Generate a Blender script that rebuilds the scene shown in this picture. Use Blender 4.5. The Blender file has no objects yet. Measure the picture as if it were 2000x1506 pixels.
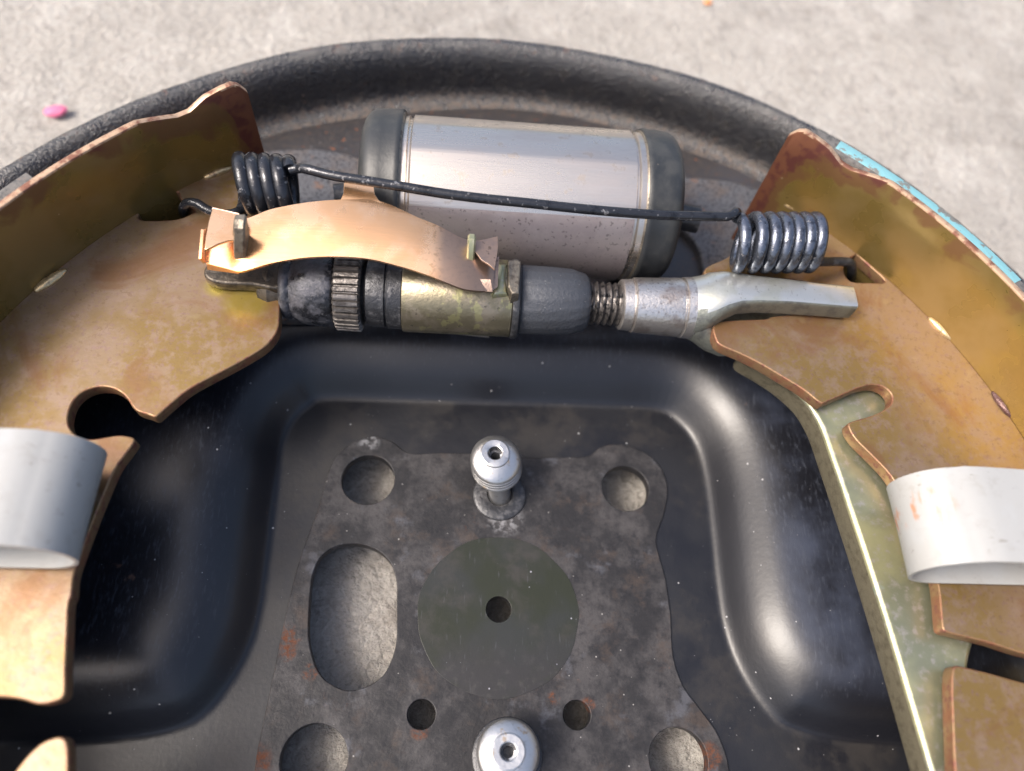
import bpy, bmesh, math, random
import numpy as np
from mathutils import Vector, Matrix

rnd = random.Random(7)
SC = bpy.context.scene
COL = SC.collection

# ------------------------------------------------------------------ camera, world, sun, exposure
# drum centre is the origin, millimetres in all tables below, metres in the scene
MM = 0.001
F_PX, CAM_MM = 1450.0, np.array([-9.38, -23.19, 125.0])
NADIR = (850.0, 1500.0)
_up = -np.array([NADIR[0] - 1000, -(NADIR[1] - 753), -F_PX]); _up /= np.linalg.norm(_up)
_x = np.array([1.0, 0, 0]) - _up * _up[0]; _x /= np.linalg.norm(_x)
_y = np.cross(_up, _x)
ROT = np.stack([_x, _y, _up])            # camera axes -> world axes


def W(u, v, z):
    """point of the place at height z (mm) seen at photo pixel u, v"""
    r = ROT @ np.array([u - 1000, -(v - 753), -F_PX])
    p = CAM_MM + r * ((z - CAM_MM[2]) / r[2])
    return (float(p[0]), float(p[1]), float(z))


def W2(u, v, z):
    return W(u, v, z)[:2]


cd = bpy.data.cameras.new('camera')
cam = bpy.data.objects.new('camera', cd); COL.objects.link(cam)
cd.sensor_width = 10.0; cd.sensor_fit = 'HORIZONTAL'; cd.lens = 10.0 * F_PX / 2000
cd.clip_start = 0.004; cd.clip_end = 60
cam.matrix_world = Matrix.Translation(Vector(CAM_MM * MM)) @ Matrix([[float(a) for a in r] for r in ROT]).to_4x4()
cd.dof.use_dof = True; cd.dof.focus_distance = 0.116; cd.dof.aperture_fstop = cd.lens / 2.3
SC.camera = cam

SUN_EL, SUN_AZ = math.radians(52), math.radians(192)     # azimuth counted from +x
wd = bpy.data.worlds.new('World'); SC.world = wd; wd.use_nodes = True
nt = wd.node_tree
sky = nt.nodes.new('ShaderNodeTexSky'); sky.sky_type = 'NISHITA'; sky.sun_disc = False
sky.sun_elevation = SUN_EL; sky.sun_rotation = math.radians(90) - SUN_AZ
sky.air_density = 1.0; sky.dust_density = 7.0; sky.ozone_density = 1.0
nt.links.new(sky.outputs[0], nt.nodes['Background'].inputs[0])
nt.nodes['Background'].inputs[1].default_value = 0.15
sl = bpy.data.lights.new('sun', 'SUN'); sl.energy = 1.5; sl.angle = math.radians(18); sl.color = (1, 0.95, 0.89)
so = bpy.data.objects.new('sun', sl); COL.objects.link(so)
_d = Vector((math.cos(SUN_AZ) * math.cos(SUN_EL), math.sin(SUN_AZ) * math.cos(SUN_EL), math.sin(SUN_EL)))
so.rotation_euler = _d.to_track_quat('Z', 'Y').to_euler()
SC.view_settings.view_transform = 'Standard'; SC.view_settings.look = 'None'
SC.view_settings.exposure = 1.06; SC.view_settings.gamma = 1
SC.cycles.max_bounces = 8


# ------------------------------------------------------------------ materials
def hexcol(c):
    return (c[0], c[1], c[2], 1)


def mat(name, base, met=0.0, rough=0.5, layers=(), bump=(), coat=0.0, spec=0.5, coatz=None):
    """layers: dict(s, lo, hi, col, met, rough, det, st, seed, kind, z) mixed over the base in order"""
    m = bpy.data.materials.new(name); m.use_nodes = True
    t = m.node_tree; N = t.nodes; L = t.links
    b = N['Principled BSDF']
    tc = N.new('ShaderNodeTexCoord')
    mp = N.new('ShaderNodeMapping'); mp.inputs['Scale'].default_value = (1000, 1000, 1000)
    L.new(tc.outputs['Object'], mp.inputs['Vector'])
    vec = mp.outputs[0]
    sep = N.new('ShaderNodeSeparateXYZ'); L.new(vec, sep.inputs[0])

    def val(v):
        n = N.new('ShaderNodeValue'); n.outputs[0].default_value = v; return n.outputs[0]

    def math_(op, a, b_=None, clamp=False):
        n = N.new('ShaderNodeMath'); n.operation = op; n.use_clamp = clamp
        for i, q in enumerate((a, b_)):
            if q is None: continue
            if isinstance(q, (int, float)): n.inputs[i].default_value = q
            else: L.new(q, n.inputs[i])
        return n.outputs[0]

    def mr(src, lo, hi):
        n = N.new('ShaderNodeMapRange'); n.clamp = True; n.interpolation_type = 'SMOOTHSTEP'
        L.new(src, n.inputs['Value']); n.inputs['From Min'].default_value = lo; n.inputs['From Max'].default_value = hi
        return n.outputs['Result']

    def tex(l):
        k = l.get('kind', 'noise')
        if k == 'attr':
            n = N.new('ShaderNodeAttribute'); n.attribute_name = 'wear'
            q = N.new('ShaderNodeTexNoise'); q.inputs['Scale'].default_value = l['s']; q.inputs['Detail'].default_value = l.get('det', 5); q.inputs['Distortion'].default_value = l.get('dist', 0); L.new(vec, q.inputs['Vector'])
            return mr(math_('ADD', n.outputs['Fac'], math_('MULTIPLY', q.outputs['Fac'], l.get('k', 1.2))), l['lo'], l['hi'])
        mm = N.new('ShaderNodeMapping'); st = l.get('st', (1, 1, 1)); mm.inputs['Scale'].default_value = st
        sd = l.get('seed', 0); mm.inputs['Location'].default_value = (sd * 13.7, sd * 7.1, sd * 3.3)
        mm.inputs['Rotation'].default_value = l.get('rot', (0, 0, 0))
        L.new(vec, mm.inputs[0])
        if k == 'dots':
            n = N.new('ShaderNodeTexVoronoi'); n.inputs['Scale'].default_value = l['s']
            L.new(mm.outputs[0], n.inputs['Vector'])
            sz = math_('MULTIPLY', N_sep_r(n), l.get('size', .2))
            on = math_('GREATER_THAN', N_sep_g(n), 1 - l.get('dens', .3))
            a = math_('SUBTRACT', sz, n.outputs['Distance'])
            a = math_('MULTIPLY', a, 18, True)
            return math_('MULTIPLY', a, on)
        n = N.new('ShaderNodeTexNoise'); n.inputs['Scale'].default_value = l['s']
        n.inputs['Detail'].default_value = l.get('det', 5); n.inputs['Roughness'].default_value = l.get('nr', .6)
        n.inputs['Distortion'].default_value = l.get('dist', 0)
        L.new(mm.outputs[0], n.inputs['Vector'])
        return mr(n.outputs['Fac'], l['lo'], l['hi'])

    seps = {}

    def _s(n):
        if n not in seps:
            q = N.new('ShaderNodeSeparateColor'); L.new(n.outputs['Color'], q.inputs[0]); seps[n] = q
        return seps[n]
    def N_sep_r(n): return _s(n).outputs[0]
    def N_sep_g(n): return _s(n).outputs[1]

    col = N.new('ShaderNodeRGB').outputs[0]; col.default_value = hexcol(base)
    metv, rv = val(met), val(rough)
    for l in layers:
        f = tex(l) if 's' in l else val(1.0)
        for ax in 'xyz':
            if ax in l:
                g = mr(sep.outputs['XYZ'.index(ax.upper())], l[ax][0], l[ax][1])
                if l.get('edge'):        # noise-broken edge
                    g2 = math_('ADD', sep.outputs['XYZ'.index(ax.upper())], math_('MULTIPLY', f, l['edge']))
                    f = mr(g2, l[ax][0], l[ax][1])
                else:
                    f = math_('MULTIPLY', f, g)
        if 'disc' in l:
            cx, cy, r0, r1 = l['disc']
            dx = math_('SUBTRACT', sep.outputs[0], cx); dy = math_('SUBTRACT', sep.outputs[1], cy)
            dd = math_('SQRT', math_('ADD', math_('MULTIPLY', dx, dx), math_('MULTIPLY', dy, dy)))
            f = math_('MULTIPLY', f, mr(dd, r1, r0) if r0 < r1 else mr(dd, r1, r0))
        if 'amt' in l: f = math_('MULTIPLY', f, l['amt'])
        mx = N.new('ShaderNodeMix'); mx.data_type = 'RGBA'; L.new(f, mx.inputs[0])
        L.new(col, mx.inputs['A']) if False else L.new(col, mx.inputs[6]); mx.inputs[7].default_value = hexcol(l['col'])
        col = mx.outputs[2]
        for key in ('met', 'rough'):
            if key in l:
                m2 = N.new('ShaderNodeMix'); m2.data_type = 'FLOAT'; L.new(f, m2.inputs[0])
                L.new(metv if key == 'met' else rv, m2.inputs[2]); m2.inputs[3].default_value = l[key]
                if key == 'met': metv = m2.outputs[0]
                else: rv = m2.outputs[0]
    L.new(col, b.inputs['Base Color']); L.new(metv, b.inputs['Metallic']); L.new(rv, b.inputs['Roughness'])
    b.inputs['Coat Weight'].default_value = coat; b.inputs['Coat Roughness'].default_value = .34
    b.inputs['Specular IOR Level'].default_value = spec
    if coatz:
        L.new(math_('MULTIPLY', mr(sep.outputs[2], coatz[0], coatz[1]), coat), b.inputs['Coat Weight'])
    prev = None
    for (s, h, det, st) in bump:
        f = tex(dict(s=s, lo=.2, hi=.8, det=det, st=st, seed=3))
        n = N.new('ShaderNodeBump'); n.inputs['Distance'].default_value = h * MM; n.inputs['Strength'].default_value = 1
        L.new(f, n.inputs['Height'])
        if prev: L.new(prev, n.inputs['Normal'])
        prev = n.outputs[0]
    if prev: L.new(prev, b.inputs['Normal'])
    return m


R1 = (1, 1, 1)
RUST = (.20, .065, .022)
M = {}
M['paint'] = mat('black_paint', (.0055, .006, .009), 0, .36, [
    dict(s=.06, lo=.35, hi=.6, col=(.010, .0105, .013), rough=.42, z=(.3, .05), det=6),
    dict(s=.09, lo=.46, hi=.66, col=(.021, .019, .018), rough=.5, z=(.3, .05), det=8, nr=.7, seed=6, amt=.8),
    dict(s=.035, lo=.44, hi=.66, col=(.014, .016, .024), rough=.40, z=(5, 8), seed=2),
    dict(s=.05, lo=.40, hi=.62, col=(.030, .037, .058), rough=.5, z=(6, 8), x=(38, 52), seed=21, amt=.85),  # bluish dust on the right platform, with sky light put into its colour
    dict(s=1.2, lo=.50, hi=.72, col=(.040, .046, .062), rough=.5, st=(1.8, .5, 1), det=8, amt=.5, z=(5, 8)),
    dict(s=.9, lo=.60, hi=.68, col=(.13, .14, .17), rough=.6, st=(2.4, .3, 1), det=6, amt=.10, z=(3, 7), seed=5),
    dict(s=1.0, lo=.42, hi=.72, col=(.050, .038, .030), rough=.62, y=(55, 64), det=7),
    dict(col=(.034, .030, .029), rough=.48, y=(56, 66), amt=.55),
    dict(s=.9, lo=.62, hi=.7, col=RUST, rough=.85, y=(62, 70), det=8, amt=.8),
    dict(s=.12, lo=.66, hi=.72, col=(.09, .045, .03), rough=.7, det=8, nr=.7, seed=14, amt=.6),
    dict(kind='dots', s=.55, size=.12, dens=.45, col=(.30, .30, .31), rough=.7, amt=.8),
    dict(kind='dots', s=1.1, size=.12, dens=.35, col=(.16, .16, .17), rough=.7, amt=.7, seed=9),
    dict(kind='dots', s=.23, size=.09, dens=.3, col=(.34, .34, .34), rough=.7, seed=4, amt=.8),
], [(.06, .03, 2, R1), (1.2, .012, 4, R1)], coat=.32, coatz=(.1, .5), spec=.4)
M['rim'] = mat('rough_black_rim', (.0075, .008, .011), 0, .22, [
    dict(s=.4, lo=.45, hi=.7, col=(.015, .0135, .013), rough=.32, det=9, nr=.7),
    dict(s=.22, lo=.44, hi=.60, col=(.060, .056, .052), rough=.36, det=10, nr=.75, z=(18.9, 20.3), amt=.8),
    dict(s=.30, lo=.56, hi=.66, col=(.13, .055, .03), rough=.8, det=10, nr=.8, z=(17.8, 20.2), amt=.8),
    dict(s=.9, lo=.44, hi=.62, col=(.10, .065, .042), rough=.7, det=10, nr=.75, z=(11.5, 8.6), amt=.75),
    dict(s=.5, lo=.60, hi=.68, col=(.10, .045, .025), rough=.8, det=10, nr=.8, seed=3, amt=.6),
    dict(kind='dots', s=.5, size=.16, dens=.3, col=(.16, .09, .06), rough=.8, amt=.7),
], [(1.5, .13, 4, R1), (3.6, .08, 2, R1)], coat=0, spec=.9)
M['pad'] = mat('dusty_grey_pad', (.085, .086, .094), .2, .5, [
    dict(s=.12, lo=.45, hi=.7, col=(.10, .078, .066), rough=.6),
    dict(s=1.6, lo=.52, hi=.58, col=(.012, .012, .014), rough=.4, det=4, amt=.85),
    dict(s=.35, lo=.6, hi=.7, col=(.17, .08, .04), rough=.8, det=8, amt=.6)],
    [(1.6, .06, 4, R1)])
RUSTY = []
for (u_, v_, r_, lo_) in ((555, 1250, 3.0, .40), (562, 1275, 1.6, .42), (495, 1490, 3.2, .38), (545, 1175, 1.2, .5), (605, 1312, 1.6, .42), (655, 1352, 4.0, .52), (820, 1425, 1.8, .40), (1148, 1378, 1.5, .40),
                          (1384, 1478, 2.6, .38), (1082, 1362, 1.4, .46), (920, 1040, 4.0, .54), (1030, 1345, 3.0, .54), (520, 1345, 1.6, .50), (1190, 1010, 5.0, .62)):
    c_ = W2(u_, v_, .5)
    RUSTY.append(dict(s=.8, lo=lo_ + .03, hi=lo_ + .20, col=(.12, .042, .018), rough=.9, det=10, nr=.8, seed=u_ % 9, disc=(c_[0], c_[1], r_ * .45, r_), amt=.9))
for (u_, v_, r_) in ((720, 860, 2.6), (985, 1010, 4.2), (975, 1000, 3.0)):
    c_ = W2(u_, v_, .5)
    RUSTY.append(dict(s=1.0, lo=.46, hi=.58, col=(.20, .20, .21), rough=.7, det=8, nr=.7, seed=u_ % 9, disc=(c_[0], c_[1], r_ * .3, r_), amt=.8))
M['mount'] = mat('oily_grey_steel', (.022, .0215, .023), .2, .42, [
    dict(s=.10, lo=.42, hi=.62, col=(.054, .051, .052), rough=.50, det=8, nr=.7),
    dict(s=.5, lo=.46, hi=.70, col=(.016, .016, .018), rough=.38, det=9, nr=.72, amt=.8),
    dict(s=.14, lo=.52, hi=.66, col=(.056, .042, .035), rough=.60, det=9, nr=.72, amt=.6, seed=2),
    dict(s=.13, lo=.57, hi=.68, col=(.078, .080, .092), rough=.5, det=9, nr=.65, amt=.7, seed=7),
    dict(s=.20, lo=.66, hi=.72, col=(.20, .075, .03), rough=.9, det=10, nr=.75, seed=5, amt=.7),
] + RUSTY + [
    dict(s=1.5, lo=.50, hi=.80, col=(.012, .012, .013), det=4, amt=.5),
    dict(kind='dots', s=.7, size=.12, dens=.4, col=(.28, .27, .26), rough=.7, amt=.8)],
    [(1.3, .03, 5, R1), (.12, .08, 2, R1)], spec=.25)
M['disc'] = mat('olive_grey_smooth_disc', (.019, .0215, .0135), .0, .28, [
    dict(s=.08, lo=.4, hi=.65, col=(.021, .023, .022), rough=.34, det=3),
    dict(s=.11, lo=.50, hi=.66, col=(.034, .031, .029), rough=.45, det=8, nr=.7, seed=3, amt=.7),
    dict(s=.10, lo=.34, hi=.52, col=(.022, .021, .023), rough=.42, det=8, nr=.7, seed=4, y=(-2, -11), amt=.9),
    dict(s=.6, lo=.5, hi=.7, col=(.045, .043, .042), rough=.5, det=8, nr=.7, seed=5, y=(-4, -12), amt=.7),
    dict(s=2.5, lo=.64, hi=.72, col=(.07, .07, .08), st=(1, .12, 1), det=3, amt=.4),
    dict(kind='dots', s=.75, size=.14, dens=.45, col=(.25, .25, .29), rough=.6, amt=.9),
    dict(kind='dots', s=.18, size=.06, dens=.4, col=(.25, .25, .32), rough=.6, amt=.9, seed=3)],
    [(.6, .01, 3, R1)], spec=.3)
_ys, _yt = W2(482, 590, 24), W2(425, 560, 24)
M['gold'] = mat('yellow_chromate_steel', (.215, .140, .048), .58, .31, [
    dict(s=.05, lo=.42, hi=.62, col=(.235, .165, .105), rough=.38, det=6),
    dict(s=.42, lo=.46, hi=.62, col=(.25, .18, .14), rough=.46, det=9, nr=.72, amt=.6),
    dict(s=.9, lo=.56, hi=.62, col=(.16, .10, .055), rough=.5, det=7, nr=.7, amt=.5, seed=19),
    dict(s=1.2, lo=.56, hi=.62, col=(.20, .12, .13), rough=.5, det=5, amt=.35, seed=3),
    dict(s=.055, lo=.50, hi=.64, col=(.19, .095, .045), rough=.36, det=8, nr=.65, amt=.75, seed=11, dist=.8),
    dict(s=.25, lo=.60, hi=.68, col=(.14, .08, .06), rough=.5, det=9, nr=.7, amt=.5, seed=15),
    dict(s=.11, lo=.62, hi=.68, col=(.30, .235, .13), rough=.32, det=3, seed=8, amt=.3),
    dict(s=.25, lo=.25, hi=.45, col=(.34, .27, .05), rough=.25, disc=(_ys[0] + 70, _ys[1] - 20, 1.8, 4.6), amt=.6),
    dict(s=.3, lo=.3, hi=.45, col=(.34, .27, .05), rough=.25, disc=(_yt[0] + 70, _yt[1] - 20, .8, 2.6), amt=.85),
    dict(kind='dots', s=.35, size=.12, dens=.25, col=(.15, .09, .05), rough=.7, amt=.6)],
    [(1.5, .008, 4, R1)])
M['gold_edge'] = mat('worn_orange_edge', (.22, .135, .07), .5, .42, [
    dict(s=.4, lo=.45, hi=.65, col=(.22, .10, .055), rough=.55, det=6),
    dict(s=1.0, lo=.5, hi=.7, col=(.16, .06, .05), rough=.5)], [(1.5, .02, 4, R1)])
M['table'] = mat('gold_shoe_table', (.18, .125, .036), .55, .26, [
    dict(s=.06, lo=.42, hi=.62, col=(.22, .155, .06), rough=.33, det=4),
    dict(s=.10, lo=.56, hi=.66, col=(.22, .155, .04), rough=.3, det=3, seed=8, amt=.5),
    dict(kind='attr', s=.16, k=1.6, lo=1.12, hi=1.30, col=(.15, .075, .035), rough=.48, det=7, dist=.4, amt=.85),
    dict(kind='attr', s=.12, k=1.6, lo=1.36, hi=1.50, col=(.12, .040, .035), rough=.42, det=6, dist=.8, amt=.95),
    dict(kind='attr', s=.7, k=1.2, lo=1.30, hi=1.6, col=(.20, .085, .04), rough=.6, det=7, amt=.6),
    dict(kind='dots', s=.5, size=.10, dens=.3, col=(.12, .08, .04), rough=.7, amt=.7),
    dict(kind='dots', s=.3, size=.06, dens=.3, col=(.7, .6, .4), rough=.6, amt=.7, seed=5)],
    [(1.5, .006, 4, R1)])
M['tip'] = mat('rust_stained_shoe_tip', (.33, .225, .055), .45, .38, [
    dict(s=.13, lo=.40, hi=.54, col=(.14, .045, .035), rough=.45, det=5, dist=.6),
    dict(s=.7, lo=.52, hi=.6, col=(.27, .10, .04), rough=.6, det=7, amt=.7),
    dict(s=.3, lo=.56, hi=.66, col=(.10, .05, .075), rough=.4, det=4, seed=4, amt=.8)],
    [(1.0, .03, 5, R1)])
M['table_edge'] = mat('worn_table_edge', (.48, .33, .22), .55, .4, [
    dict(s=.5, lo=.45, hi=.62, col=(.20, .09, .06), rough=.55, det=6)], [(1.2, .03, 4, R1)])
M['lining'] = mat('grey_lining', (.11, .105, .10), 0, .8, [
    dict(s=1.0, lo=.45, hi=.7, col=(.05, .05, .05), det=6),
    dict(s=.6, lo=.6, hi=.66, col=(.22, .11, .07), det=6)], [(1.5, .08, 4, R1)])
M['teal'] = mat('teal_paint_mark', (.14, .31, .35), 0, .55, [
    dict(s=.35, lo=.56, hi=.60, col=(.13, .13, .12), det=8, nr=.7)], [(1.5, .05, 4, R1)])
M['weld'] = mat('weld_nugget', (.50, .37, .20), .7, .25, [
    dict(s=.8, lo=.5, hi=.7, col=(.22, .14, .08))], [(1.0, .05, 3, R1)])
M['weld_dark'] = mat('dark_weld_nugget', (.09, .045, .04), .4, .3, [
    dict(kind='dots', s=1.6, size=.25, dens=.4, col=(.6, .5, .45))], [(1.2, .12, 3, R1)])
M['zinc'] = mat('yellow_green_zinc', (.42, .41, .24), .75, .42, [
    dict(s=.06, lo=.4, hi=.62, col=(.27, .28, .19), rough=.34, det=5),
    dict(s=.9, lo=.5, hi=.7, col=(.46, .42, .40), rough=.45, det=7, amt=.6),
    dict(s=.09, lo=.62, hi=.68, col=(.30, .52, .42), rough=.25, seed=6, amt=.5)],
    [(1.8, .012, 5, R1)])
M['zinc_edge'] = mat('sheared_zinc_edge', (.14, .125, .085), .5, .5, [
    dict(s=.7, lo=.45, hi=.7, col=(.085, .075, .05), rough=.6, det=6)], [(1.5, .06, 5, R1)])
M['alu'] = mat('machined_aluminium', (.62, .56, .49), .95, .27, [
    dict(s=.11, lo=.46, hi=.60, col=(.50, .45, .41), rough=.38, st=(.35, 1, 1), det=6),
    dict(s=.5, lo=.58, hi=.66, col=(.30, .25, .21), rough=.55, det=8, amt=.5),
    dict(s=1.4, lo=.45, hi=.9, col=(.56, .52, .48), rough=.34, st=(.08, 1, 1), det=3, amt=.7)],
    [(2.2, .012, 3, (.06, 1, 1))])
M['alu_dull'] = mat('dull_aluminium', (.27, .235, .23), .6, .5, [
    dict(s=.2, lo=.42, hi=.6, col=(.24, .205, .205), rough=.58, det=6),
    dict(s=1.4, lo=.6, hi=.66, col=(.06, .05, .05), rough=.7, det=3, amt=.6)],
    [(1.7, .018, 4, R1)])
M['rubber'] = mat('dark_rubber', (.020, .022, .024), 0, .46, [
    dict(s=.2, lo=.45, hi=.65, col=(.038, .039, .038), rough=.46, det=6),
    dict(kind='dots', s=1.0, size=.16, dens=.3, col=(.16, .14, .12), rough=.8, amt=.6)],
    [(1.2, .02, 4, R1)])
M['wire'] = mat('black_oiled_wire', (.022, .024, .030), .35, .20, [
    dict(s=.9, lo=.60, hi=.68, col=(.16, .16, .17), rough=.5, det=6),
    dict(s=.4, lo=.5, hi=.7, col=(.008, .009, .012), rough=.12)],
    [(1.6, .03, 4, R1)])
M['wire_blue'] = mat('blue_grey_spring_wire', (.12, .135, .17), .8, .22, [
    dict(s=.8, lo=.5, hi=.68, col=(.04, .045, .06), rough=.22, det=6),
    dict(s=1.4, lo=.62, hi=.7, col=(.25, .24, .24), rough=.5)],
    [(1.6, .03, 4, R1)])
M['bronze'] = mat('bronze_leaf', (.86, .49, .25), .95, .23, [
    dict(s=.12, lo=.45, hi=.62, col=(.86, .54, .32), rough=.28, det=5),
    dict(s=.5, lo=.60, hi=.70, col=(.42, .27, .16), rough=.42, det=8, amt=.5),
    dict(s=1.2, lo=.5, hi=.62, col=(.20, .12, .07), rough=.5, det=6, x=(9, 13), amt=.6),
    dict(s=.35, lo=.2, hi=.3, col=(.30, .215, .17), rough=.36, x=(11.5, 14), amt=.9)],
    [(2.4, .006, 3, (.08, 1, 1))])
M['bronze_dull'] = mat('tarnished_bronze', (.30, .215, .17), .85, .36, [
    dict(s=.35, lo=.42, hi=.64, col=(.22, .17, .15), rough=.42, det=6),
    dict(s=.9, lo=.6, hi=.68, col=(.08, .06, .05), rough=.5, det=6, amt=.7)], [(1.6, .02, 4, R1)])
M['lug'] = mat('grey_brown_lug', (.20, .175, .14), .7, .42, [
    dict(s=.9, lo=.45, hi=.65, col=(.10, .085, .07), rough=.55)], [(1.4, .06, 4, R1)])
M['dark_lug'] = mat('dark_brown_steel', (.085, .072, .058), .6, .45, [
    dict(s=.9, lo=.45, hi=.65, col=(.04, .035, .03), rough=.5)], [(1.4, .06, 4, R1)])
M['grease'] = mat('greasy_black_steel', (.055, .057, .066), .4, .48, [
    dict(s=.5, lo=.42, hi=.62, col=(.10, .10, .115), rough=.6, det=9, nr=.75),
    dict(s=.3, lo=.48, hi=.62, col=(.020, .021, .025), rough=.22, det=7),
    dict(s=.9, lo=.58, hi=.68, col=(.17, .17, .175), rough=.5, det=8, nr=.7, amt=.8),
    dict(kind='dots', s=1.6, size=.2, dens=.3, col=(.35, .34, .33), rough=.6, amt=.6)],
    [(1.6, .05, 5, R1), (.5, .06, 3, R1)])
M['star'] = mat('worn_star_wheel_steel', (.17, .155, .145), .75, .42, [
    dict(s=.8, lo=.45, hi=.65, col=(.07, .063, .06), rough=.55, det=6)], [(1.8, .05, 4, R1)])
M['sleeve'] = mat('yellowed_steel_sleeve', (.17, .152, .105), .80, .36, [
    dict(s=.3, lo=.45, hi=.62, col=(.23, .20, .155), rough=.42, det=7),
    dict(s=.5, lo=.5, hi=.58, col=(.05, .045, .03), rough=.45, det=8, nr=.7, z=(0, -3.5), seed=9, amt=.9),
    dict(s=.4, lo=.55, hi=.6, col=(.30, .29, .14), rough=.4, det=6, st=(1, .3, 1), rot=(0, 0, .6), seed=2, amt=.6),
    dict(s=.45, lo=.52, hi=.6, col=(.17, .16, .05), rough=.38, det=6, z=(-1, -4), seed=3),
    dict(s=1.0, lo=.60, hi=.68, col=(.06, .055, .05), rough=.5, det=5, amt=.7)],
    [(1.2, .03, 5, R1)])
M['knurl'] = mat('dull_blue_black_collar', (.050, .055, .066), .35, .52, [
    dict(s=.4, lo=.5, hi=.7, col=(.05, .053, .06), rough=.45, det=7),
    dict(s=.5, lo=.56, hi=.62, col=(.010, .010, .012), rough=.2, det=4, z=(-2, -4)),
    dict(kind='dots', s=2, size=.18, dens=.3, col=(.4, .4, .38), amt=.5)], [(2.0, .05, 5, R1)])
M['steel'] = mat('satin_plated_steel', (.58, .55, .52), .92, .30, [
    dict(s=.25, lo=.45, hi=.65, col=(.33, .29, .27), rough=.42, det=7),
    dict(s=1.8, lo=.52, hi=.66, col=(.12, .11, .11), rough=.5, det=5, z=(0, 4), amt=.6)], [(2.4, .03, 5, R1)])
M['fork'] = mat('pale_plated_steel', (.58, .58, .54), .85, .28, [
    dict(s=.2, lo=.45, hi=.65, col=(.50, .50, .43), rough=.34, det=5),
    dict(s=1.4, lo=.60, hi=.68, col=(.25, .24, .22), rough=.5, det=6, amt=.5)], [(2.0, .015, 5, R1)])
M['fork_side'] = mat('dull_grey_fork_side', (.22, .23, .20), .7, .45, [
    dict(s=.5, lo=.45, hi=.65, col=(.15, .155, .145), rough=.5, det=7)], [(1.6, .05, 5, R1)])
M['thread'] = mat('dark_thread', (.12, .11, .105), .8, .33, [
    dict(s=.9, lo=.5, hi=.62, col=(.02, .02, .022), rough=.3, det=5)], [(1.8, .05, 4, R1)])
M['white'] = mat('white_coated_spring', (.29, .293, .288), 0, .42, [
    dict(s=.5, lo=.52, hi=.62, col=(.36, .15, .07), rough=.6, det=6, st=(1.6, .35, 1), disc=(-5.2, 1.5, 1.2, 3.4), amt=.85),
    dict(s=.35, lo=.50, hi=.75, col=(.20, .19, .17), rough=.5, det=8, nr=.7, amt=.55),
    dict(s=1.0, lo=.64, hi=.68, col=(.12, .10, .08), rough=.5, det=6, st=(.3, 1, 1), amt=.5),
    dict(s=.15, lo=.5, hi=.7, col=(.30, .31, .315), rough=.42, det=5),
    dict(s=1.6, lo=.63, hi=.70, col=(.30, .29, .27), rough=.5, det=5, amt=.5)], [(1.2, .01, 4, R1)])
M['scratch'] = mat('orange_scuff', (.50, .22, .10), .2, .6, [], [])
M['stud'] = mat('bright_scratched_stud', (.50, .50, .50), .92, .33, [
    dict(s=.9, lo=.55, hi=.70, col=(.30, .29, .28), rough=.42, det=7, amt=.7),
    dict(s=.5, lo=.60, hi=.67, col=(.32, .23, .14), rough=.5, det=7, amt=.7)], [(1.2, .02, 4, R1)])
M['concrete'] = mat('weathered_concrete', (.37, .35, .32), 0, .85, [
    dict(s=.012, lo=.40, hi=.62, col=(.31, .293, .27), det=8),
    dict(s=.05, lo=.45, hi=.70, col=(.44, .42, .39), det=9, nr=.7, seed=2),
    dict(s=.16, lo=.48, hi=.75, col=(.19, .172, .155), det=9, nr=.75, seed=4, amt=.8),
    dict(s=.7, lo=.42, hi=.62, col=(.13, .108, .092), det=10, nr=.8, dist=1.5, amt=.38),
    dict(s=.5, lo=.58, hi=.66, col=(.10, .084, .07), det=6, nr=.7, amt=.4, seed=6)],
    [(.6, .7, 8, R1), (.06, .6, 3, R1)])
M['petal'] = mat('pink_petal', (.60, .14, .26), 0, .6)
M['leafbit'] = mat('orange_crumb', (.65, .25, .07), 0, .7)
M['dark_steel'] = mat('dark_oiled_steel', (.035, .036, .04), .4, .35, [
    dict(s=.8, lo=.5, hi=.7, col=(.09, .09, .095), rough=.5, det=5)], [(1.4, .05, 4, R1)])


# ------------------------------------------------------------------ builders
def finish(name, me, mats, root=None, base=(0, 0, 0), smooth=35):
    """me in millimetres in the drum frame -> ONE object in metres; child of root or a thing of its own"""
    n = len(me.vertices); co = np.empty(n * 3, np.float32); me.vertices.foreach_get('co', co)
    bx = np.array(root['base_mm'] if root is not None else base, np.float32)
    co = (co.reshape(-1, 3) - bx) * MM
    me.vertices.foreach_set('co', co.ravel())
    me.materials.clear()
    for m_ in (mats if isinstance(mats, (list, tuple)) else [mats]): me.materials.append(M[m_])
    if smooth:
        me.polygons.foreach_set('use_smooth', [True] * len(me.polygons))
        me.set_sharp_from_angle(angle=math.radians(smooth))
    me.update(); me.name = name
    o = bpy.data.objects.new(name, me); COL.objects.link(o)
    if root is not None: o.parent = root
    else: o.location = Vector(bx) * MM
    return o


def thing(name, label, cat, base, group=None):
    o = bpy.data.objects.new(name, None); COL.objects.link(o)
    o.empty_display_size = .01
    o.location = Vector(base) * MM; o['base_mm'] = list(map(float, base))
    o['label'] = label; o['category'] = cat
    if group: o['group'] = group
    return o


def pyd(verts, faces):
    me = bpy.data.meshes.new('m'); me.from_pydata([tuple(map(float, v)) for v in verts], [], faces); me.update(); return me


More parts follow.
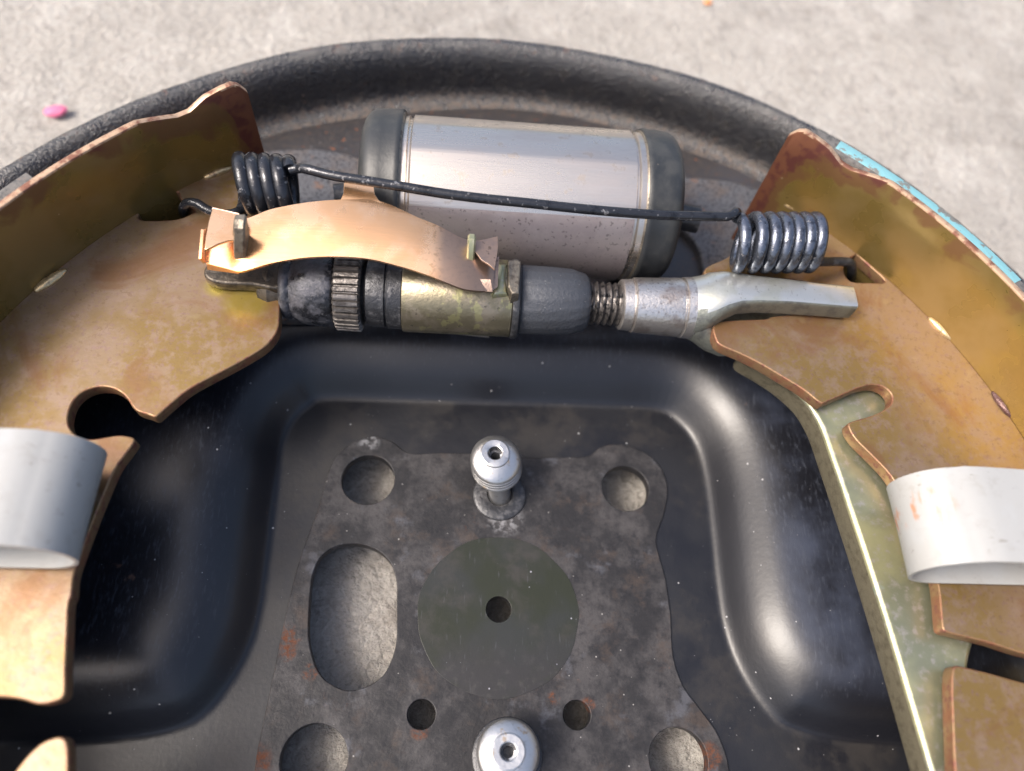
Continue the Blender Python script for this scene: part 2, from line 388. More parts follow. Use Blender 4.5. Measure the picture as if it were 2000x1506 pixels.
def cr(pts, n=6, closed=True):
    """Catmull-Rom resampling"""
    P = [np.array(p, float) for p in pts]; out = []; k = len(P)
    for i in range(k if closed else k - 1):
        g = (lambda j: P[j % k]) if closed else (lambda j: P[min(max(j, 0), k - 1)])
        a, b, c, d = g(i - 1), g(i), g(i + 1), g(i + 2)
        for t in np.arange(n) / n:
            out.append(.5 * (2 * b + (c - a) * t + (2 * a - 5 * b + 4 * c - d) * t * t + (-a + 3 * b - 3 * c + d) * t ** 3))
    if not closed: out.append(P[-1])
    return [tuple(p) for p in out]


def circ(c, r, n=48, ry=None):
    ry = ry or r
    return [(c[0] + r * math.cos(2 * math.pi * i / n), c[1] + ry * math.sin(2 * math.pi * i / n)) for i in range(n)]


def plate(outlines, z0, z1, bev=.25, res=2):
    """flat part with holes and rounded rims: outlines in mm, first the outside"""
    cu = bpy.data.curves.new('c', 'CURVE'); cu.dimensions = '2D'; cu.fill_mode = 'BOTH'
    cu.extrude = max((z1 - z0) / 2 - bev, .001); cu.bevel_depth = bev; cu.bevel_resolution = res; cu.offset = -bev
    for ol in outlines:
        sp = cu.splines.new('POLY'); sp.points.add(len(ol) - 1)
        for p, q in zip(sp.points, ol): p.co = (q[0], q[1], 0, 1)
        sp.use_cyclic_u = True
    ob = bpy.data.objects.new('c', cu); COL.objects.link(ob)
    dg = bpy.context.evaluated_depsgraph_get()
    me = bpy.data.meshes.new_from_object(ob.evaluated_get(dg))
    bpy.data.objects.remove(ob); bpy.data.curves.remove(cu)
    me.transform(Matrix.Translation((0, 0, (z0 + z1) / 2)))
    return me


def side_slots(me, zt, tol=.02, nz=.97):
    """faces that are not the flat top take material slot 1"""
    idx = [0 if (p.normal.z > nz and p.center.z > zt - tol) else 1 for p in me.polygons]
    return idx


def plate_obj(name, outlines, z0, z1, mats, root=None, bev=.25, tol=.02, nz=.97, **kw):
    me = plate(outlines, z0, z1, bev)
    idx = side_slots(me, z1, tol, nz) if isinstance(mats, (list, tuple)) and len(mats) > 1 else None
    o = finish(name, me, mats, root, **kw)
    if idx: o.data.polygons.foreach_set('material_index', idx)
    return o


def lathe(prof, axis_o, axis='x', n=64, jit=None):
    """prof: (position along axis, radius)"""
    vs, fs = [], []
    for i, (a, r) in enumerate(prof):
        for k in range(n):
            t = 2 * math.pi * k / n
            rr = r if jit is None else r + jit(i, k, n, r)
            c, s = rr * math.cos(t), rr * math.sin(t)
            if axis == 'x': vs.append((a, axis_o[1] + c, axis_o[2] + s))
            else: vs.append((axis_o[0] + c, axis_o[1] + s, a))
    for i in range(len(prof) - 1):
        for k in range(n):
            q = (i * n + k, i * n + (k + 1) % n, (i + 1) * n + (k + 1) % n, (i + 1) * n + k)
            fs.append(q[::-1] if axis == 'x' else q)
    if axis == 'x':
        fs = [f[::-1] for f in fs]
    me = pyd(vs, fs)
    bm = bmesh.new(); bm.from_mesh(me); bmesh.ops.recalc_face_normals(bm, faces=bm.faces[:]); bm.to_mesh(me); bm.free()
    return me


def tube(path, r, n=14, caps=True):
    """round wire along a path; r a number or one per point"""
    P = [Vector(p) for p in path]; vs, fs = [], []
    up = None
    for i, p in enumerate(P):
        t = ((P[min(i + 1, len(P) - 1)] - P[max(i - 1, 0)])).normalized()
        if up is None:
            up = Vector((0, 0, 1)) if abs(t.z) < .9 else Vector((1, 0, 0))
        s = t.cross(up).normalized(); up = s.cross(t).normalized()
        rr = r[i] if isinstance(r, (list, tuple)) else r
        for k in range(n):
            a = 2 * math.pi * k / n
            vs.append(p + s * (rr * math.cos(a)) + up * (rr * math.sin(a)))
    for i in range(len(P) - 1):
        for k in range(n): fs.append((i * n + k, i * n + (k + 1) % n, (i + 1) * n + (k + 1) % n, (i + 1) * n + k))
    if caps: fs.append(tuple(range(n))[::-1]); fs.append(tuple((len(P) - 1) * n + k for k in range(n)))
    me = pyd(vs, fs)
    bm = bmesh.new(); bm.from_mesh(me); bmesh.ops.recalc_face_normals(bm, faces=bm.faces[:]); bm.to_mesh(me); bm.free()
    return me


def join(*mes):
    bm = bmesh.new()
    for m_ in mes: bm.from_mesh(m_)
    out = bpy.data.meshes.new('j'); bm.to_mesh(out); bm.free(); return out


def sheet(rows, th, bev=0):
    """strip of rows of points (same count) given thickness th downwards along its normals"""
    nr, nc = len(rows), len(rows[0])
    vs = [Vector(p) for r in rows for p in r]; nrm = []
    for i in range(nr):
        for j in range(nc):
            a = vs[min(i + 1, nr - 1) * nc + j] - vs[max(i - 1, 0) * nc + j]
            b = vs[i * nc + min(j + 1, nc - 1)] - vs[i * nc + max(j - 1, 0)]
            nrm.append(a.cross(b).normalized())
    if sum(n_.z for n_ in nrm) < 0: nrm = [-n_ for n_ in nrm]
    lo = [v - n_ * th for v, n_ in zip(vs, nrm)]
    allv = vs + lo; m_ = len(vs); fs = []
    for i in range(nr - 1):
        for j in range(nc - 1):
            a, b, c, d = i * nc + j, i * nc + j + 1, (i + 1) * nc + j + 1, (i + 1) * nc + j
            fs.append((a, b, c, d)); fs.append((m_ + d, m_ + c, m_ + b, m_ + a))
    ring = [i * nc for i in range(nr)] + [(nr - 1) * nc + j for j in range(1, nc)] + \
           [i * nc + nc - 1 for i in range(nr - 2, -1, -1)] + [j for j in range(nc - 2, 0, -1)]
    for a, b in zip(ring, ring[1:] + ring[:1]): fs.append((a, b, m_ + b, m_ + a))
    me = pyd(allv, fs)
    bm = bmesh.new(); bm.from_mesh(me); bmesh.ops.recalc_face_normals(bm, faces=bm.faces[:]); bm.to_mesh(me); bm.free()
    return me


def blob(c, r, sub=3, jit=.1, sx=1, sy=1, sz=1, rotz=0):
    bm = bmesh.new(); bmesh.ops.create_icosphere(bm, subdivisions=sub, radius=1)
    for v in bm.verts:
        f = 1 + rnd.uniform(-jit, jit)
        v.co = Vector((v.co.x * r * sx * f, v.co.y * r * sy * f, v.co.z * r * sz * f))
    bm.transform(Matrix.Translation(c) @ Matrix.Rotation(rotz, 4, 'Z'))
    me = bpy.data.meshes.new('b'); bm.to_mesh(me); bm.free(); return me


def chaik(P, it=2):
    P = [np.array(p[:2], float) for p in P]
    for _ in range(it):
        Q = []
        for a, b in zip(P, P[1:] + P[:1]):
            l = np.linalg.norm(b - a)
            if l < .12: Q.append((a + b) / 2); continue
            c = min(.25, .9 / l)
            Q += [a + (b - a) * c, b - (b - a) * c]
        P = Q
    return [tuple(p) for p in P]


def wl(pts, z):
    return [W2(u, v, z) for u, v in pts]


# ------------------------------------------------------------------ ground
GZ = -8.6
gv, gf = [], []
GN = 40
for i in range(GN + 1):
    for j in range(GN + 1):
        x, y = -6000 + 12000 * i / GN, -6000 + 12000 * j / GN
        gv.append((x, y, GZ))
for i in range(GN):
    for j in range(GN):
        a = i * (GN + 1) + j; gf.append((a, a + GN + 1, a + GN + 2, a + 1))
g = finish('concrete_ground', pyd(gv, gf), 'concrete', smooth=0)
g['kind'] = 'structure'

o = finish('petal', blob(W(108, 217, GZ + 1.5), 2.0, 3, .10, 1.3, .8, .45, .3), 'petal', base=W(108, 217, GZ))
o['label'] = 'small pink flower petal on the concrete beyond the rim at upper left'; o['category'] = 'petal'
o = finish('crumb', blob(W(1382, 4, GZ + .7), .9, 2, .2, 1.2, 1, .6), 'leafbit', base=W(1382, 4, GZ))
o['label'] = 'tiny orange crumb on the concrete at the top edge'; o['category'] = 'crumb'

# ------------------------------------------------------------------ backing plate
plt = thing('backing_plate', 'black painted round brake backing plate with rusty rolled rim lying on concrete', 'backing plate', (0, 0, 0))

edge_px = [(640, 783), (800, 786), (1000, 791), (1180, 796), (1280, 802), (1325, 828), (1357, 872), (1376, 940), (1388, 1040),
           (1398, 1140), (1413, 1230), (1445, 1315), (1505, 1402), (1560, 1432), (1640, 1452), (1750, 1461), (1860, 1464)]
edge_r = wl(edge_px, 0)
edge_px_l = [(-60, 1462), (100, 1458), (214, 1452), (321, 1436), (395, 1406), (455, 1338), (495, 1260), (515, 1190), (528, 1090), (538, 1000),
             (548, 930), (556, 870), (575, 825), (605, 796)]
edge_l = wl(edge_px_l, 0)
outline = cr(edge_r + [(92, -24), (98, -40), (70, -80), (0, -104), (-70, -80), (-98, -40), (-92, -22)] + edge_l, 5)
EDGE = np.array(outline)


def poly_sd(P, X, Y):
    """signed distance to closed polygon P (negative inside)"""
    A = P; B = np.roll(P, -1, 0)
    d = np.full(X.shape, 1e9); ins = np.zeros(X.shape, bool)
    for a, b in zip(A, B):
        e = b - a; l2 = (e ** 2).sum() + 1e-12
        t = np.clip(((X - a[0]) * e[0] + (Y - a[1]) * e[1]) / l2, 0, 1)
        d = np.minimum(d, (X - a[0] - t * e[0]) ** 2 + (Y - a[1] - t * e[1]) ** 2)
        c = (a[1] > Y) != (b[1] > Y)
        xi = a[0] + (Y - a[1]) * e[0] / (e[1] if abs(e[1]) > 1e-12 else 1e-12)
        ins ^= c & (X < xi)
    d = np.sqrt(d); return np.where(ins, -d, d)


ax = np.arange(-107.7, 107.8, .45)
ay = np.concatenate([np.arange(-107.7, -48, 1.8), np.arange(-47.7, 107.8, .45)])
X, Y = np.meshgrid(ax, ay, indexing='ij')
sd = poly_sd(EDGE, X, Y)
prof_d = np.array([-50, -.3, 0, .3, .6, .9, 1.3, 2.6, 3.8, 4.9, 5.9, 6.9, 7.9, 9.0, 10.2, 11.6, 13.2, 15.5, 300])
prof_z = np.array([0, 0, .03, .12, .32, .60, 1.05, 2.65, 4.05, 5.15, 5.98, 6.63, 7.13, 7.52, 7.80, 7.98, 8.06, 8.1, 8.1])
zp = np.interp(sd, prof_d, prof_z)
Rr = np.hypot(X, Y)
Z = zp
Zs = Z.copy()
for _ in range(60):
    Zs[1:-1, 1:-1] = (Zs[1:-1, 1:-1] * 2 + Zs[2:, 1:-1] + Zs[:-2, 1:-1] + Zs[1:-1, 2:] + Zs[1:-1, :-2]) / 6
wz = np.clip((sd - 2.5) / 4.5, 0, 1); wz = wz * wz * (3 - 2 * wz)
Z = Z * (1 - wz) + Zs * wz
Z = Z + 0.10 * np.sin(X * .09 + 1) * np.sin(Y * .07) * (np.clip(sd, 0, 6) / 6)

holes = {
    'bolt_ul': (W2(719, 936, .5), 4.55), 'bolt_ur': (W2(1222, 953, .5), 4.25),
    'bolt_ll': (W2(613, 1484, .5), 4.9), 'bolt_lr': (W2(1326, 1484, .5), 4.6),
    'small_l': (W2(823, 1395, .5), 2.15), 'small_r': (W2(1127, 1396, .5), 2.15), 'centre': (W2(974, 1190, .5), 2.15)}
slot_px = [(612, 1290), (602, 1240), (606, 1150), (614, 1110), (630, 1083), (660, 1065), (700, 1062), (735, 1073), (762, 1098), (774, 1135),
           (775, 1180), (774, 1250), (764, 1290), (745, 1322), (710, 1343), (675, 1348), (640, 1332), (622, 1312)]
slot = cr(wl(slot_px, .5), 5)
inhole = poly_sd(np.array(slot), X, Y) < -.4
inhole = inhole | (poly_sd(np.array(slot), X, Y) < .5)
for c_, r_ in holes.values(): inhole |= np.hypot(X - c_[0], Y - c_[1]) < r_ + .5
ok = (Rr < 106.5)
n_ = len(ax); n2_ = len(ay); idx = np.arange(n_ * n2_).reshape(n_, n2_)
q_ok = ok[:-1, :-1] & ok[1:, :-1] & ok[:-1, 1:] & ok[1:, 1:]
q_ok &= ~(inhole[:-1, :-1] & inhole[1:, 1:] & inhole[1:, :-1] & inhole[:-1, 1:])
F = np.stack([idx[:-1, :-1], idx[1:, :-1], idx[1:, 1:], idx[:-1, 1:]], -1)[q_ok]
used = np.unique(F); remap = -np.ones(n_ * n2_, int); remap[used] = np.arange(len(used))
V = np.stack([X.ravel(), Y.ravel(), Z.ravel()], 1)[used]
me = bpy.data.meshes.new('pan'); me.vertices.add(len(V)); me.vertices.foreach_set('co', V.astype(np.float32).ravel())
Fr = remap[F]; me.loops.add(Fr.size); me.loops.foreach_set('vertex_index', Fr.ravel().astype(np.int32))
me.polygons.add(len(Fr)); me.polygons.foreach_set('loop_start', np.arange(0, Fr.size, 4, dtype=np.int32)); me.update(calc_edges=True); me.validate()
finish('dished_floor', me, 'paint', plt, smooth=80)

# rolled rim, rough and slightly uneven
rim_prof = [(103, 7.6), (104.5, 8.02), (106, 8.25), (107.2, 8.9), (107.9, 10.2), (108.2, 12), (108.4, 14.5), (108.7, 16.6), (109.2, 18.2), (110.0, 19.5), (110.9, 20.3),
            (111.8, 20.5), (112.6, 20.1), (113.2, 19.2), (113.5, 18.0), (113.4, 16), (113.2, 6), (113.0, -3), (112.4, -8.4), (111.6, -8.4), (111.2, -2), (110, 7)]
NR = 720
vs, fs = [], []
for i, (r_, z_) in enumerate(rim_prof):
    for k_ in range(NR):
        t_ = 2 * math.pi * k_ / NR
        w_ = .22 * math.sin(t_ * 7 + 1) + .12 * math.sin(t_ * 17) if z_ > 12 else 0
        j_ = rnd.uniform(-.035, .035) if z_ > 9 else 0
        vs.append(((r_ + w_ * .6 + j_) * math.cos(t_), (r_ + w_ * .6 + j_) * math.sin(t_), z_ + w_ * .5 + j_))
for i in range(len(rim_prof) - 1):
    for k_ in range(NR): fs.append((i * NR + k_, i * NR + (k_ + 1) % NR, (i + 1) * NR + (k_ + 1) % NR, (i + 1) * NR + k_))
me = pyd(vs, fs); bm = bmesh.new(); bm.from_mesh(me); bmesh.ops.recalc_face_normals(bm, faces=bm.faces[:]); bm.to_mesh(me); bm.free()
finish('rolled_rim', me, 'rim', plt, smooth=80)

# mounting plate with its holes
mp_px = [(640, 925), (655, 893), (690, 862), (730, 852), (765, 862), (800, 885), (860, 884), (925, 886), (1020, 893), (1100, 893), (1150, 890),
         (1175, 872), (1215, 868), (1262, 885), (1292, 915), (1304, 955), (1298, 1000), (1283, 1045), (1285, 1075), (1300, 1130), (1310, 1200), (1315, 1280), (1335, 1340),
         (1368, 1385), (1400, 1430), (1420, 1480), (1430, 1540)]
mp_l = [(490, 1560), (500, 1480), (512, 1420), (535, 1310), (560, 1190), (580, 1110), (600, 1050), (622, 990)]
mo = cr(wl(mp_px, .5) + [(36, -32), (30, -40), (0, -44), (-30, -40), (-37, -32)] + wl(mp_l, .5), 5)
hl = [mo, slot] + [circ(c_, r_, 40) for c_, r_ in holes.values()]
plate_obj('mounting_plate', hl, -1.8, .40, 'mount', plt, bev=.15)
dc = W2(974, 1199, .5)
disc_o = [(dc[0] + (13.2 + .10 * math.sin(5 * a) + .07 * math.sin(13 * a + 1)) * math.cos(a), dc[1] + (12.8 + .10 * math.sin(7 * a)) * math.sin(a)) for a in np.linspace(0, 2 * math.pi, 120, endpoint=False)]
plate_obj('centre_disc', [disc_o, circ(holes['centre'][0], 2.1, 40)], .2, .46, 'disc', plt, bev=.05)

# raised pads either side of the wheel cylinder
padR = [(1300, 352), (1405, 350), (1496, 375), (1600, 425), (1700, 520), (1700, 640), (1400, 640), (1378, 600), (1376, 548), (1366, 490), (1344, 458), (1318, 440), (1290, 420)]
padL = [(700, 600), (500, 620), (330, 560), (330, 420), (400, 350), (470, 307), (540, 292), (620, 290), (690, 304), (735, 330), (752, 380), (740, 450), (705, 490)]
o = plate_obj('shoe_rest_pad', [cr(wl(padR, 10), 5)], 7.6, 10, 'pad', plt, bev=.5)
o = plate_obj('shoe_rest_pad', [cr(wl(padL, 10), 5)], 7.6, 10, 'pad', plt, bev=.5)

# ------------------------------------------------------------------ studs
def stud(top_px, top_z, base_xy, label, rr=4.1, ring=4.7, cat='stud'):
    t = W(top_px[0], top_px[1], top_z)
    root = thing('stud', label, cat, (base_xy[0], base_xy[1], .6), 'hollow studs on the mounting plate')
    head = [(top_z - 2.4, .05), (top_z - 2.4, .75), (top_z - .9, .8), (top_z - .85, 1.1), (top_z - .1, 1.2), (top_z, 1.35), (top_z + .02, 2.25), (top_z - .10, 2.45), (top_z - .30, 2.5), (top_z - .34, 2.7), (top_z - .62, 3.3), (top_z - 1.0, rr - .35), (top_z - 1.35, rr - .05)]
    zz = top_z - 1.5
    for q in range(4):
        head += [(zz, rr), (zz - .28, rr + .06), (zz - .36, rr - .22), (zz - .5, rr - .22)]; zz -= .55
    head += [(zz, rr - .4), (zz - .7, 2.9), (zz - .9, 2.0)]
    hb = zz - .9
    me = lathe(head, (0, 0, 0), 'z', 56)
    sh = lathe([(hb + .1, 1.95), (hb - .4, 2.1), (hb - .7, 1.85), (hb - 1.3, 2.1), (hb - 1.6, 1.85), (.3, 2.0)], (0, 0, 0), 'z', 40)
    # lean the head toward its seen place
    dx, dy = t[0] - base_xy[0], t[1] - base_xy[1]
    for m_ in (me, sh):
        for v in m_.vertices:
            f = (v.co.z - .6) / (top_z - .6)
            v.co.x += base_xy[0] + dx * f; v.co.y += base_xy[1] + dy * f
    idx_ = [1 if (len(p.vertices) == 4 and math.hypot(p.center.x - t[0], p.center.y - t[1]) < 1.0) else 0 for p in me.polygons]  # faces inside the hole take dark oiled steel; depth shade put into colour
    o_ = finish('head', me, ['stud', 'dark_steel'], root, smooth=28); o_.data.polygons.foreach_set('material_index', idx_); finish('shank', sh, 'stud', root, smooth=40)
    finish('washer', lathe([(.5, 2.2), (.95, 2.3), (1.0, 2.6), (.98, ring - .5), (.75, ring - .1), (.4, ring)], (base_xy[0], base_xy[1], 0), 'z', 48), 'dark_steel', root, smooth=30)
    return root


b1 = W2(976, 966, .6)
stud((967, 884), 10.5, b1, 'upper silver stud with hollow head standing above the olive disc', 4.25, 4.7)
b2 = W2(991, 1476, .6)
stud((993, 1468), 9.0, b2, 'lower silver stud with hollow head cut by the bottom edge', 4.5, 5.4)

# ------------------------------------------------------------------ brake shoes
def arc(r, a0, a1, n=40):
    return [(r * math.cos(math.radians(a0 + (a1 - a0) * i / n)), r * math.sin(math.radians(a0 + (a1 - a0) * i / n))) for i in range(n + 1)]


def table_wall(a0, a1, r0, r1, z0, ztop, dz_tip, n):
    vs, fs = [], []
    NZ = 7
    for i in range(n + 1):
        a = a0 + (a1 - a0) * i / n; t = math.radians(a)
        zt = ztop(a); zb = z0(a) if callable(z0) else z0
        ring = []
        for j in range(NZ): ring.append((r0, zb + (zt - .35 - zb) * j / (NZ - 1)))
        ring += [(r0 + .12, zt - .1), (r0 + .35, zt), (r1 - .35, zt), (r1 - .1, zt - .12)]
        for j in range(NZ): ring.append((r1, zt - .4 - (zt - .4 - zb) * j / (NZ - 1)))
        flare = dz_tip(a)
        for r_, z_ in ring:
            rr_ = r_ + flare * max(0, (z_ - 24) / 16)
            vs.append((rr_ * math.cos(t), rr_ * math.sin(t), z_))
    m_ = len(ring)
    for i in range(n):
        for j in range(m_): fs.append((i * m_ + j, i * m_ + (j + 1) % m_, (i + 1) * m_ + (j + 1) % m_, (i + 1) * m_ + j))
    fs.append(tuple(range(m_))); fs.append(tuple(n * m_ + j for j in range(m_)))
    me = pyd(vs, fs)
    bm = bmesh.new(); bm.from_mesh(me); bmesh.ops.recalc_face_normals(bm, faces=bm.faces[:]); bm.to_mesh(me); bm.free()
    return me, m_, NZ


def topz(kink, end, side):
    xs = np.array([0, 2.0, 4.2, 5.6, 7.6, 9.4, 10.8, 11.6, 12.2]) / 12.2
    zs = np.array([39.5, 38.6, 37.5, 37.5, 38.9, 39.4, 39.6, 38.9, 37.4])
    def f(a):
        t = (a - kink) / (end - kink)
        return 39.5 if t < 0 else float(np.interp(t, xs, zs))
    return f


def shoe(side, kink, end, far, lin0, web, label, lab_lin):
    root = thing('brake_shoe', label, 'brake shoe', (side * 70, 20, 9), 'brake shoes')
    tz = topz(kink, end, side)
    me, m_, NZ = table_wall(end, far, 85.0, 86.2, 9.2, tz, lambda a: 0, 300)
    cents = [(p.center.x, p.center.y, p.center.z, math.hypot(p.center.x, p.center.y)) for p in me.polygons]
    idx_ = [1 if (cr_ > 85.06 or cz > 39.2) else 0 for cx, cy, cz, cr_ in cents]
    wear = []
    for v in me.vertices:
        a = math.degrees(math.atan2(v.co.y, v.co.x)) % 360
        t = min(abs(a - end), 360 - abs(a - end)); zt = v.co.z
        w_ = max(0, 1 - t / 3.5) * .75 + max(0, 1 - t / 13) * .35 + max(0, (zt - 33) / 7) * (.42 + .33 * max(0, min(1, (17 - t) / 8)))
        wear.append(min(w_, 1.1))
    at = me.attributes.new('wear', 'FLOAT', 'POINT'); at.data.foreach_set('value', wear)
    o = finish('table', me, ['table', 'table_edge'], root, smooth=35)
    o.data.polygons.foreach_set('material_index', idx_)
    plate_obj('web', [chaik(web[0])], 21.7, 24.0, ['gold', 'gold_edge'], root, bev=.24)
    lm, _, _ = table_wall(lin0, far, 86.35, 89.3, 10.5, lambda a: 38.0, lambda a: 0, 160)
    o = finish('lining', lm, 'lining', root); o['label'] = lab_lin
    return root


z = 24
webL_px = [(455, 322), (420, 338), (380, 358), (350, 376), (352, 390), (366, 402), (384, 412), (371, 419), (350, 428), (310, 431), (266, 430)]
webL_px2 = [(133, 1620), (134, 1506), (134, 1460), (129, 1444), (119, 1438), (105, 1440), (80, 1450), (50, 1478), (20, 1520), (0, 1545)]
webL_px3 = [(0, 1361), (43, 1366), (75, 1378), (107, 1372), (126, 1363), (129, 1340), (128, 1310), (132, 1235), (134, 1175), (141, 1165), (143, 1122), (185, 1010), (225, 914),
            (248, 884), (264, 862), (262, 855), (250, 851), (230, 849), (203, 854), (180, 858), (158, 855), (142, 845), (132, 828), (133, 806), (142, 783), (160, 765), (187, 755), (215, 756),
            (235, 765), (250, 780), (258, 795), (268, 804), (290, 810), (303, 816), (312, 808), (330, 792), (365, 762), (405, 740), (450, 717), (490, 695), (520, 676), (538, 655), (546, 635), (546, 600),
            (546, 572), (538, 566), (510, 563), (480, 560), (440, 556)]
webL_hid = [(430, 500), (460, 480), (540, 478), (560, 470), (565, 400), (560, 360), (530, 330), (490, 318)]
arcL = arc(85.15, 136.5, 218, 50)
# walk: hook notch -> arc down -> lower bits -> up the inside edge -> slot -> tip
webL = [wl(webL_px, z) + arcL + [(-52, -45)] + [(-48, -40)] + wl([(133, 1560)] + webL_px2[1:], z) + wl([(-60, 1600), (-260, 1560), (-260, 1380), (-80, 1362)], z)
        + wl(webL_px3, z) + wl(webL_hid, z)]
# join ear to the table
kL = W2(455, 322, z)
webL[0] = arc(85.15, 123.5, 132.2, 10) + webL[0][3:]
shL = shoe(-1, 132.8, 121.0, 222, 143.5, webL, 'left gold chromated brake shoe with keyhole cut in its flat web', 'grey friction lining end')

webR_lowfinger = [(1440, 690), (1402, 673), (1396, 658), (1392, 643), (1394, 633), (1404, 627), (1445, 625), (1500, 623), (1506, 618), (1530, 616), (1560, 612)]
webR_hid = [(1600, 610), (1600, 560), (1560, 545), (1400, 550), (1378, 540), (1374, 528), (1385, 518), (1420, 505), (1450, 480), (1500, 440), (1560, 428), (1600, 442)]
webR_ear = [(1640, 468), (1668, 488), (1675, 496), (1664, 502), (1651, 508), (1648, 522), (1650, 538), (1660, 549), (1675, 552), (1700, 552), (1737, 553)]
webR_in = [(1866, 1530), (1862, 1450), (1860, 1395), (1858, 1340), (1860, 1308), (1866, 1299), (1880, 1302), (1935, 1315), (2000, 1334), (2080, 1350)]
webR_in2 = [(2100, 1300), (2000, 1278), (1935, 1256), (1880, 1243), (1850, 1236), (1841, 1230), (1839, 1213), (1833, 1139), (1790, 1020), (1748, 941), (1732, 919), (1700, 887), (1667, 855),
            (1654, 828), (1665, 822), (1710, 810), (1732, 797), (1743, 785), (1742, 770), (1732, 759), (1717, 752), (1700, 751), (1678, 757), (1614, 785), (1604, 790), (1572, 762), (1530, 737), (1487, 711), (1445, 690)]
webR = [wl(webR_lowfinger[1:], z) + wl(webR_hid, z) + arc(85.15, 50.5, 47.0, 6)[:0] + wl(webR_ear, z) + arc(85.15, 45.0, -42, 50)
        + [(52, -45), (56, -38)] + wl(webR_in, z) + wl(webR_in2[:-1], z) + wl([(1445, 690)], z)]
shR = shoe(1, 45.5, 57.6, -42, 55.5, webR, 'right gold chromated brake shoe with short slot in its flat web', 'grey friction lining edge')

# teal paint mark on the right lining edge
tm, _, _ = table_wall(52.5, 29.5, 87.0, 89.42, 34, lambda a: 38.12, lambda a: 0, 60)
finish('paint_mark', tm, 'teal', shR)['label'] = 'teal paint mark along the lining'

# weld nuggets where web meets table
def weld(root, px, rotdeg, m_='weld', a=2.9, b=.9):
    p = W(px[0], px[1], 24.1)
    finish('weld', blob(p, 1, 3, .04, a, b, .7, math.radians(rotdeg)), m_, root, smooth=60)
weld(shL, (98, 548), 50); weld(shR, (1838, 642), -54); weld(shR, (1966, 790), -64, 'weld_dark', 3.2, 1.5); weld(shR, (1545, 400), -36, 'weld', 2.4, 1.0)
weld(shL, (425, 338), 33, 'weld', 2.6, .7)

# ------------------------------------------------------------------ parking lever below the right web
lev_top = [(1446, 694), (1490, 718), (1535, 747), (1578, 786), (1604, 832), (1622, 885), (1641, 940), (1662, 1003), (1684, 1068), (1706, 1137), (1728, 1206), (1750, 1278), (1771, 1350), (1793, 1424), (1818, 1510), (1848, 1620)]
lev = wl(lev_top, 20.6) + wl([(1900, 1620), (1896, 1500), (1890, 1400), (1893, 1290), (1920, 1200), (1990, 1000), (1900, 860), (1800, 760), (1700, 690), (1560, 650), (1460, 670)], 20.6)
pl = thing('parking_brake_lever', 'yellow green zinc plated lever running beneath the right shoe web', 'lever', W(1700, 1100, 17))
plate_obj('lever_plate', [chaik(lev)], 15.4, 20.6, ['zinc', 'zinc_edge'], pl, bev=.7, tol=.8, nz=.25)

# ------------------------------------------------------------------ wheel cylinder
CY, CZ = 67.2, 22.5
wc = thing('wheel_cylinder', 'silver aluminium wheel cylinder with a black rubber boot at each end', 'wheel cylinder', (2, CY, 9))
RB = 13.2
bprof = [(-20.5, 11.0), (-19.4, 12.4), (-19.2, 12.9), (-18.2, 13.0), (-18.0, 12.6), (-17.7, 12.6), (-17.4, RB)]
bprof += [(x_, RB) for x_ in np.linspace(-17, 19.0, 20)]
bprof += [(19.6, RB), (19.8, 12.6), (20.1, 12.6), (20.4, 13.0), (21.6, 13.0), (21.8, 12.6), (22.5, 11.0)]
def flats(i, k, n, r):
    a = (k / n * 360) % 360
    if r < RB - .02: return 0
    # machined flats on the upper face
    for c_, w_ in ((62, 11), (86, 13), (115, 16)):
        if abs(a - c_) <= w_: return RB * (math.cos(math.radians(w_)) / math.cos(math.radians(a - c_)) - 1) * .5
    return 0
me = lathe(bprof, (0, CY, CZ), 'x', 160, flats)
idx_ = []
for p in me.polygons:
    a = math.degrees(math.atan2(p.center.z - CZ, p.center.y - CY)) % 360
    idx_.append(1 if a > 140 and p.center.x > -17.6 and p.center.x < 19.7 else 0)  # body below this angle takes the darker, duller aluminium
o = finish('cylinder_body', me, ['alu', 'alu_dull'], wc, smooth=25); o.data.polygons.foreach_set('material_index', idx_)
for sx, x0, RBt in ((-1, -19.2, 14.0), (1, 21.6, 13.6)):
    L_ = 7.9
    pr = [(0, 12.6), (0, RBt - .1), (.25, RBt), (.8, RBt + .05), (1.0, RBt - .06), (3, RBt - .1), (4.6, RBt - .25), (5.5, RBt - .7), (6.2, RBt - 1.5), (6.6, RBt - 2.6), (6.8, RBt - 4.5), (6.8, 5), (6.5, 4.6), (6.5, .1)]
    finish('dust_boot', lathe([(x0 + sx * a, r_) for a, r_ in pr], (0, CY, CZ), 'x', 96), 'rubber', wc, smooth=50)
    finish('retaining_lip', lathe([(x0 - sx * .25, 12.3), (x0 - sx * .25, RBt - .45), (x0 + sx * .1, RBt - .3), (x0 + sx * .1, 12.3)], (0, CY, CZ), 'x', 96), 'lug', wc)
# mounting foot beneath
plate_obj('mounting_foot', [cr([(-15, CY - 9), (18, CY - 9), (18, CY + 9), (-15, CY + 9)], 4)], 7.7, 13, 'alu_dull', wc, bev=.6)
for sx, x0 in ((-1, -25), (1, 28)):
    finish('push_rod', tube([(x0, CY - 1, CZ), (x0 + sx * 6, CY - 2, CZ)], 2.4), 'dark_steel', wc)

# ------------------------------------------------------------------ adjuster
AY, AZ = 46.0, 22.5
ad = thing('adjuster_strut', 'greasy steel adjuster strut with toothed star wheel between the two shoes', 'adjuster', (0, AY, AZ))
A0 = (0, AY, AZ)
